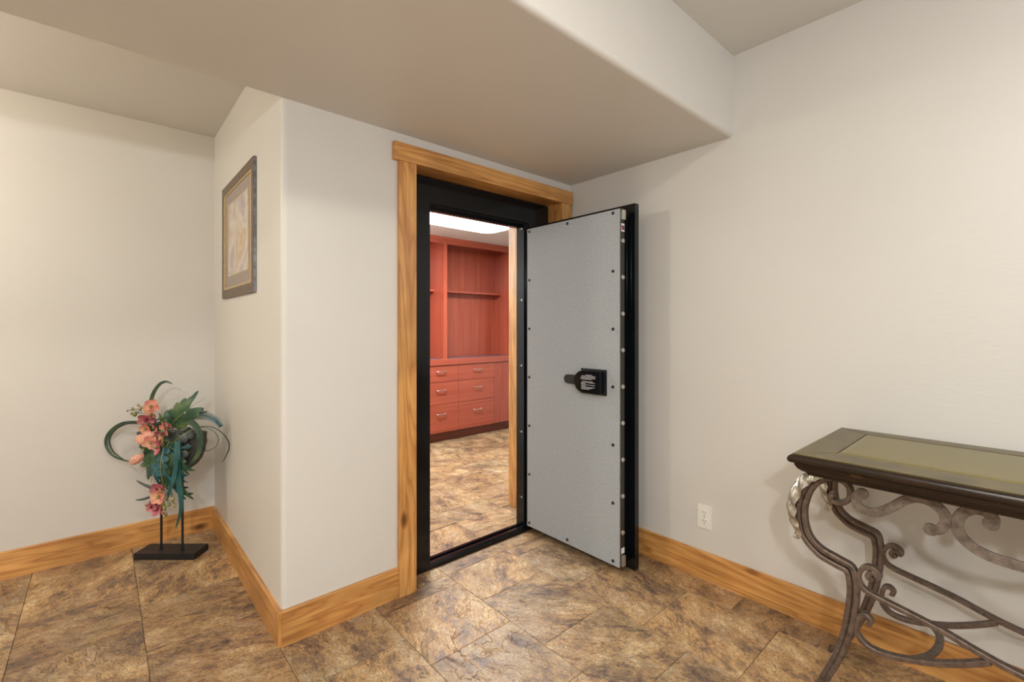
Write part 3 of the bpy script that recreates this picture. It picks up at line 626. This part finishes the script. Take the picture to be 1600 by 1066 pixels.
# ------------------------------------------------------------------ flower sculpture on a slab base
SC = Vector((-1.932, 1.169, 0)); SA = -0.7266
fs = thing('flower_sculpture', 'silk orchid and leaf arrangement on two rods and a black slab', 'flower arrangement', SC, SA)
D0 = 2.503      # distance from the lens to the sculpture's middle plane
def U(px, py, v=0.0):       # traced point, v metres behind the sculpture's middle plane
    k = (D0 + v)/723.3
    return Vector(((px - 800.0)*k + 533.0*D0/723.3, v, 1.238 - (py - 511.2)*k))
def sp(name, bm, m, smooth=50, parent=None): return obj(name, bm, m, parent or fs, smooth)
bm = nbm(); box(bm, -0.160, 0.160, -0.058, 0.058, 0, 0.034); bev(bm, 0.003, 1); sp('slab_base', bm, M['blackm'], None)
for u in (-0.057, 0.058):
    bm = nbm(); cyl(bm, (u, 0, 0.034), (0, 0, 1), 0.0058, 0.46, 12); rd = sp('rod', bm, M['blackm'])
    bm = nbm(); cyl(bm, (u, 0, 0.034), (0, 0, 1), 0.011, 0.003, 14); obj('collar', bm, M['blackm'], rd)
# woven half-moon vessel
bm = nbm(); rows_ = []
nu, nv = 28, 12
for j in range(nv+1):
    f = j/nv; ang = f*PI/2
    row = []
    for i in range(nu+1):
        a = PI*2*i/nu
        rx = 0.185*math.cos(ang)**0.75; ry = 0.060*math.cos(ang)**0.75
        rip = 1 + 0.02*((i + j) % 2)
        row.append(bm.verts.new((-0.010 + rx*math.cos(a)*rip + 0.03*f, 0.015 + ry*math.sin(a)*rip, 0.665 - 0.205*math.sin(ang))))
    rows_.append(row)
for a, b in zip(rows_, rows_[1:]):
    for i in range(nu): bm.faces.new((a[i], a[i+1], b[i+1], b[i]))
bm.faces.new(rows_[0][:-1][::-1])
sp('woven_vessel', bm, M['weave'], 20)
def blade(name, pts, w, m, face=(0, -1, 0), tip=True, th=0.0016, n=6, taper0=0.6, crease=0.15):
    path = catmull(pts, n); bm = nbm(); N_ = len(path); rows_ = []; fv = Vector(face)
    for i, p in enumerate(path):
        t = i/(N_-1); tan = (path[min(i+1, N_-1)] - path[max(i-1, 0)]).normalized()
        s = tan.cross(fv)
        if s.length < 1e-4: s = Vector((1, 0, 0))
        s.normalize(); nn = s.cross(tan).normalized()
        ww = w*(taper0 + (1-taper0)*min(1, t*4)) * ((1 - t**3)**0.8 if tip else 1) + 0.0006
        rows_.append([bm.verts.new(p + s*ww*k + nn*(crease*ww*abs(k) + z)) for k, z in ((-1, 0), (0, 0), (1, 0), (1, -th), (0, -th), (-1, -th))])
    for a, b in zip(rows_, rows_[1:]):
        for k in range(6): bm.faces.new((a[k], a[(k+1) % 6], b[(k+1) % 6], b[k]))
    bm.faces.new(rows_[0]); bm.faces.new(rows_[-1][::-1])
    return sp(name, bm, m)
D = -0.03
blade('blade_leaf', [U(233,665,0), U(233,640,-.01), U(237,618,-.015), U(247,602,-.02), U(258,597,-.02), U(268,601,-.02)], 0.0095, M['blade'], (0.35, -1, 0.3))
blade('blade_leaf', [U(250,668,D), U(228,663,D), U(205,661,D), U(184,665,D), U(167,680,D), U(164,697,D), U(173,712,D), U(190,720,D), U(206,723,D)], 0.0085, M['blade'], (0.5, -1, 0.2))
blade('blade_leaf', [U(226,663,D), U(200,662,D-.01), U(180,671,D-.015), U(169,688,D-.015), U(175,707,D-.01), U(192,720,D)], 0.005, M['dark_leaf'], (0.3, -1, 0))
blade('blade_leaf', [U(248,672,D-.02), U(262,661,D-.04), U(280,657,D-.05), U(300,662,D-.06), U(311,680,D-.07), U(310,705,D-.07), U(300,722,D-.07), U(288,731,D-.06)], 0.016, M['blade'], (0.15, -1, 0.1), True)
blade('blade_leaf', [U(235,660,D-.03), U(250,655,D-.05), U(270,652,D-.05), U(292,658,D-.05)], 0.010, M['dark_leaf'], (0, -0.5, 1))
blade('blade_leaf', [U(240,683,D-.05), U(258,683,D-.06), U(276,677,D-.06), U(294,668,D-.05)], 0.013, M['dark_leaf'], (0, -1, 0.6))
blade('long_blade', [U(276,683,-.09), U(276,700,-.11), U(275,725,-.12), U(277,750,-.12), U(281,775,-.11), U(281,800,-.10), U(273,828,-.09)], 0.0165, M['blade_t'], (0.1, -1, 0))
blade('long_blade', [U(275,720,-.125), U(271,745,-.13), U(265,765,-.125), U(258,785,-.12)], 0.0135, M['blade_t'], (-0.2, -1, 0))
for nm, l, w in (('wire_tendril', [U(296,672,-.02), U(312,668,-.02), U(330,673,-.02), U(340,685,-.02), U(337,698,-.02), U(325,705,-.02), U(311,706,-.02)], 0.0016), ('wire_tendril', [U(300,670,-.03), U(322,667,-.03), U(342,674,-.03), U(355,689,-.03), U(357,700,-.03), U(353,712,-.03), U(347,723,-.03)], 0.0026)):
    bm = nbm(); sweep(bm, catmull(l, 6), circ(w, 6), (0, 1, 0), (lambda t: 1.0) if w < 0.002 else (lambda t: 0.5 + 1.4*math.sin(PI*min(1, t*1.02))*t + 0.05)); sp(nm, bm, M['dark_leaf'])
for l in ([U(262,758,-.03), U(245,765,-.05), U(226,760,-.05), U(211,752,-.05)], [U(255,770,-.04), U(242,774,-.05), U(225,781,-.05), U(210,783,-.05)], [U(275,764,-.04), U(283,764,-.05), U(293,763,-.05)], [U(276,770,-.04), U(287,773,-.05), U(301,773,-.05)]):
    blade('spike_leaf', l, 0.0085, M['dark_leaf'], (0, -0.7, 0.7))
def lobed(name, base, tip, width, m, depth_bend=0.02, lobes=5, face=Vector((0, -1, 0)), fat=1.15):
    """deeply lobed leaf: finger lobes either side of a midrib, slightly cupped and thick"""
    ax = (tip - base); L = ax.length; ax.normalize(); sd = ax.cross(face).normalized(); fn = sd.cross(ax).normalized()
    bm = nbm()
    def pos(t, w, off): return base + ax*(L*t) + sd*w + fn*(off - depth_bend*(w/width)**2 + 0.03*math.sin(PI*min(t, 1)))
    def finger(t0, ang, ln, hw, lift):
        rows_ = []
        for i in range(10):
            f = 1 - (1 - i/9)**1.5; h = hw*(0.50 + 0.50*math.sin(PI*(0.08 + 0.62*f)))*(1 - f**5)**0.5 + 0.0004
            ca, sa = math.cos(ang + 0.25*f*(1 if ang > 0 else -1)*-1), math.sin(ang + 0.25*f*(1 if ang > 0 else -1)*-1)
            d = ln*f
            q = []
            for k in (-1, 0, 1):
                t = t0 + (d*ca - k*h*sa)/L; w = d*sa + k*h*ca
                q.append((t, w, lift + 0.003*(1 - abs(k)) + 0.10*h*abs(k)))
            rows_.append([bm.verts.new(pos(*p)) for p in q] + [bm.verts.new(pos(p[0], p[1], p[2]-0.0018)) for p in q[::-1]])
        for a_, b_ in zip(rows_, rows_[1:]):
            for k in range(6): bm.faces.new((a_[k], a_[(k+1) % 6], b_[(k+1) % 6], b_[k]))
        bm.faces.new(rows_[0]); bm.faces.new(rows_[-1][::-1])
    finger(0.0, 0.0001, L*1.0, width*0.18, 0.001)
    for k in range(lobes):
        t0 = 0.04 + 0.66*k/lobes; wl = width*(0.72 + 0.45*math.sin(PI*(0.15 + 0.75*(k+0.5)/lobes)))
        for sg in (1, -1): finger(t0, sg*(1.15 - 0.10*k), wl, fat*(0.185*L/lobes + 0.055*width), 0.0004*k)
    o = sp(name, bm, m, 40)
    b2 = nbm(); sweep(b2, [pos(t, 0, 0.004) for t in (0, .2, .4, .6, .8, 1.0)], circ(0.0024, 6), fn, lambda t: 1.1 - 0.8*t); obj('midrib', b2, M['bud'], o, 50)
    return o
lobed('lobed_leaf', U(268,690,-.06), U(270,790,-.07), 0.060, M['leafg'], 0.02, 5)
lobed('lobed_leaf', U(285,690,-.055), U(278,745,-.06), 0.050, M['dark_leaf'], 0.02, 4)
lobed('lobed_leaf', U(262,672,-.06), U(238,715,-.08), 0.055, M['leafg'], 0.02, 4)
lobed('lobed_leaf', U(266,665,-.07), U(320,622,-.05), 0.080, M['leafg'], 0.015, 4)
lobed('lobed_leaf', U(258,680,-.05), U(214,712,-.06), 0.050, M['leafg'], 0.015, 4)
lobed('lobed_leaf', U(262,706,-.08), U(218,742,-.085), 0.055, M['leafg'], 0.015, 4)
lobed('lobed_leaf', U(258,712,-.095), U(236,758,-.10), 0.050, M['leaft'], 0.015, 4)
lobed('lobed_leaf', U(272,712,-.07), U(296,744,-.07), 0.045, M['leafg'], 0.015, 3)
lobed('lobed_leaf', U(270,700,-.065), U(262,786,-.07), 0.050, M['leaft'], 0.015, 4)
lobed('lobed_leaf', U(300,672,-.05), U(262,700,-.085), 0.045, M['dark_leaf'], 0.015, 4)
lobed('lobed_leaf', U(250,672,-.05), U(226,650,-.05), 0.040, M['dark_leaf'], 0.015, 3)
lobed('lobed_leaf', U(262,662,-.05), U(322,656,-.03), 0.045, M['leafg'], 0.010, 4, Vector((0, -1, 0.5)))
lobed('lobed_leaf', U(264,690,-.09), U(240,764,-.09), 0.085, M['leafg'], 0.02, 4)
lobed('lobed_leaf', U(255,700,-.115), U(258,765,-.12), 0.035, M['leaft'], 0.01, 4)
lobed('lobed_leaf', U(262,700,-.08), U(218,733,-.09), 0.040, M['leafg'], 0.01, 4)
lobed('lobed_leaf', U(276,732,-.06), U(298,738,-.06), 0.040, M['leaft'], 0.01, 3)
lobed('lobed_leaf', U(280,735,-.05), U(287,758,-.05), 0.030, M['leaft'], 0.01, 3)
lobed('lobed_leaf', U(262,695,-.075), U(296,708,-.08), 0.030, M['leaft'], 0.01, 3)
lobed('lobed_leaf', U(272,668,-.06), U(252,640,-.05), 0.045, M['leafg'], 0.02, 3)
# fern frond
bm = nbm(); path = catmull([U(292,652,-.04), U(308,649,-.05), U(325,652,-.05), U(338,659,-.05), U(344,668,-.05)], 7); n = len(path)
sweep(bm, path, circ(0.0016, 6), (0, 1, 0))
for i, p in enumerate(path[2:-1]):
    t = i/(n-3); l = 0.030*(1-t*0.6); tan = (path[i+3]-path[i+1]).normalized(); s = tan.cross(Vector((0, -1, 0))).normalized()
    for sg in (1, -1):
        a = p; b = p + s*sg*l + tan*l*0.35
        v = [bm.verts.new(q) for q in (a - tan*0.003, a + tan*0.003, b + tan*0.001 + Vector((0, 0.002, 0)), b - tan*0.001 + Vector((0, 0.002, 0)))]
        w = [bm.verts.new(q.co + Vector((0, 0.0012, 0))) for q in v]
        bm.faces.new(v); bm.faces.new(w[::-1])
        for k in range(4): bm.faces.new((v[k], v[(k+1) % 4], w[(k+1) % 4], w[k]))
sp('fern_frond', bm, M['leaft'], 30)
# orchid blooms: five cupped petals and a lip
def bloom_mesh(m, seed):
    rnd = random.Random(seed); bm = nbm()
    for k in range(5):
        a = 2*PI*k/5 + rnd.uniform(-.2, .2); L = rnd.uniform(0.030, 0.037); W = rnd.uniform(0.015, 0.020); cup = rnd.uniform(0.006, 0.018)
        rows_ = []
        for i in range(6):
            t = i/5; w = W*math.sin(PI*(0.12 + 0.80*t))**0.8; row = []
            for j in range(-2, 3):
                u = j/2; x = L*t + 0.003; y = w*u; z = cup*t*t + 0.25*w*u*u + 0.002*math.sin(5*t + j)
                row.append(bm.verts.new((x*math.cos(a) - y*math.sin(a), -z - 0.004*(k % 2), x*math.sin(a) + y*math.cos(a))))
            rows_.append((row, [bm.verts.new(v.co + Vector((0, 0.0016, 0))) for v in row]))
        for (p, p2), (q, q2) in zip(rows_, rows_[1:]):
            for j in range(4): bm.faces.new((p[j], p[j+1], q[j+1], q[j])); bm.faces.new((p2[j], q2[j], q2[j+1], p2[j+1]))
            bm.faces.new((p[0], q[0], q2[0], p2[0])); bm.faces.new((p[4], p2[4], q2[4], q[4]))
        for p, p2 in (rows_[0], rows_[-1]): bm.faces.new(p + p2[::-1])
    return mesh_of('orchid_bloom', bm, m, 60)
def throat_mesh(m):
    bm = nbm(); bmesh.ops.create_uvsphere(bm, u_segments=10, v_segments=6, radius=0.009)
    for v in bm.verts: v.co.y = v.co.y*1.3 - 0.010; v.co.z *= 0.8
    return mesh_of('lip', bm, m, 60)
BL = [bloom_mesh(M['petal'], s) for s in (1, 2, 3)] + [bloom_mesh(M['petal_p'], s) for s in (4, 5)]
TH = [throat_mesh(M['throat']), throat_mesh(M['bud'])]
for k, (px, py, v, bi, ti, s, ry, rx, rz) in enumerate([
    (234,636,-.05,0,1,1.05,.3,-.3,.4), (237,647,-.06,1,1,.95,1.0,.2,-.2), (228,655,-.09,3,0,1.15,.2,.5,.3), (240,668,-.07,2,1,.75,.5,.6,0),
    (258,671,-.11,1,1,1.05,.9,.5,-.4), (249,678,-.10,3,1,.75,.2,.7,.5), (252,688,-.13,0,1,.8,2.1,0,-.5), (234,692,-.13,1,1,.95,.4,0,.4), (246,699,-.14,4,1,1.05,1.5,.5,0),
    (245,764,-.12,3,0,.95,.3,.2,.4), (247,777,-.13,2,1,1.05,1.1,-.1,.1), (240,788,-.12,3,0,.85,.5,.3,.6), (245,797,-.12,4,0,.9,1.9,.5,.3), (255,803,-.11,0,1,.6,.7,.6,-.3), (252,768,-.13,2,1,.8,.2,.4,-.4), (236,793,-.13,3,0,.8,1.2,.4,.5), (226,670,-.09,2,1,.8,.7,.4,.5), (262,664,-.12,3,1,.7,.1,.7,-.3)]):
    o = inst('orchid_bloom', BL[bi], fs, U(px, py, v), (rx, ry, rz), (s, s, s)); inst('lip', TH[ti], o)
# fuzzy coral flower heads
def fuzz_mesh(seed):
    rnd = random.Random(seed); bm = nbm(); bmesh.ops.create_uvsphere(bm, u_segments=22, v_segments=14, radius=1.0)
    for i, v in enumerate(bm.verts): v.co *= rnd.uniform(0.90, 1.10)
    return mesh_of('coral_flower_head', bm, M['fuzz'], 20)
for px, py, v, sx, sz, a in ((221,688,-.11,.034,.026,.3), (232,682,-.10,.028,.022,-.2), (212,719,-.10,.040,.021,-.55)):
    inst('coral_flower_head', fuzz_mesh(px), fs, U(px, py, v), (0, a, 0), (sx, 0.024, sz))
# buds on thin stems
for i, (px, py, r, jx, jy) in enumerate([(214,634,.006,224,643), (205,640,.007,222,645), (209,648,.010,224,648), (217,640,.008,226,644), (197,643,.004,215,644), (204,647,.006,220,647), (255,795,.010,252,770), (262,790,.009,258,765), (268,782,.010,262,762), (271,792,.007,266,768), (258,806,.007,255,785), (248,690,.008,246,700), (252,696,.009,250,705), (222,705,.006,232,700), (258,779,.009,255,765), (252,788,.011,252,772)]):
    v = -.07 if px < 230 and py < 660 else -.125
    bm = nbm(); bmesh.ops.create_uvsphere(bm, u_segments=10, v_segments=7, radius=r)
    for q in bm.verts: q.co.z *= 1.4
    bmesh.ops.translate(bm, verts=bm.verts, vec=U(px, py, v)); b_ = sp('flower_bud', bm, M['bud'])
    bm = nbm(); sweep(bm, catmull([U(jx, jy, v+.01), U((px+jx)/2, (py+jy)/2-2, v), U(px, py, v)], 4), circ(0.0014, 6), (0, 1, 0)); obj('bud_stem', bm, M['dark_leaf'], b_, 50)
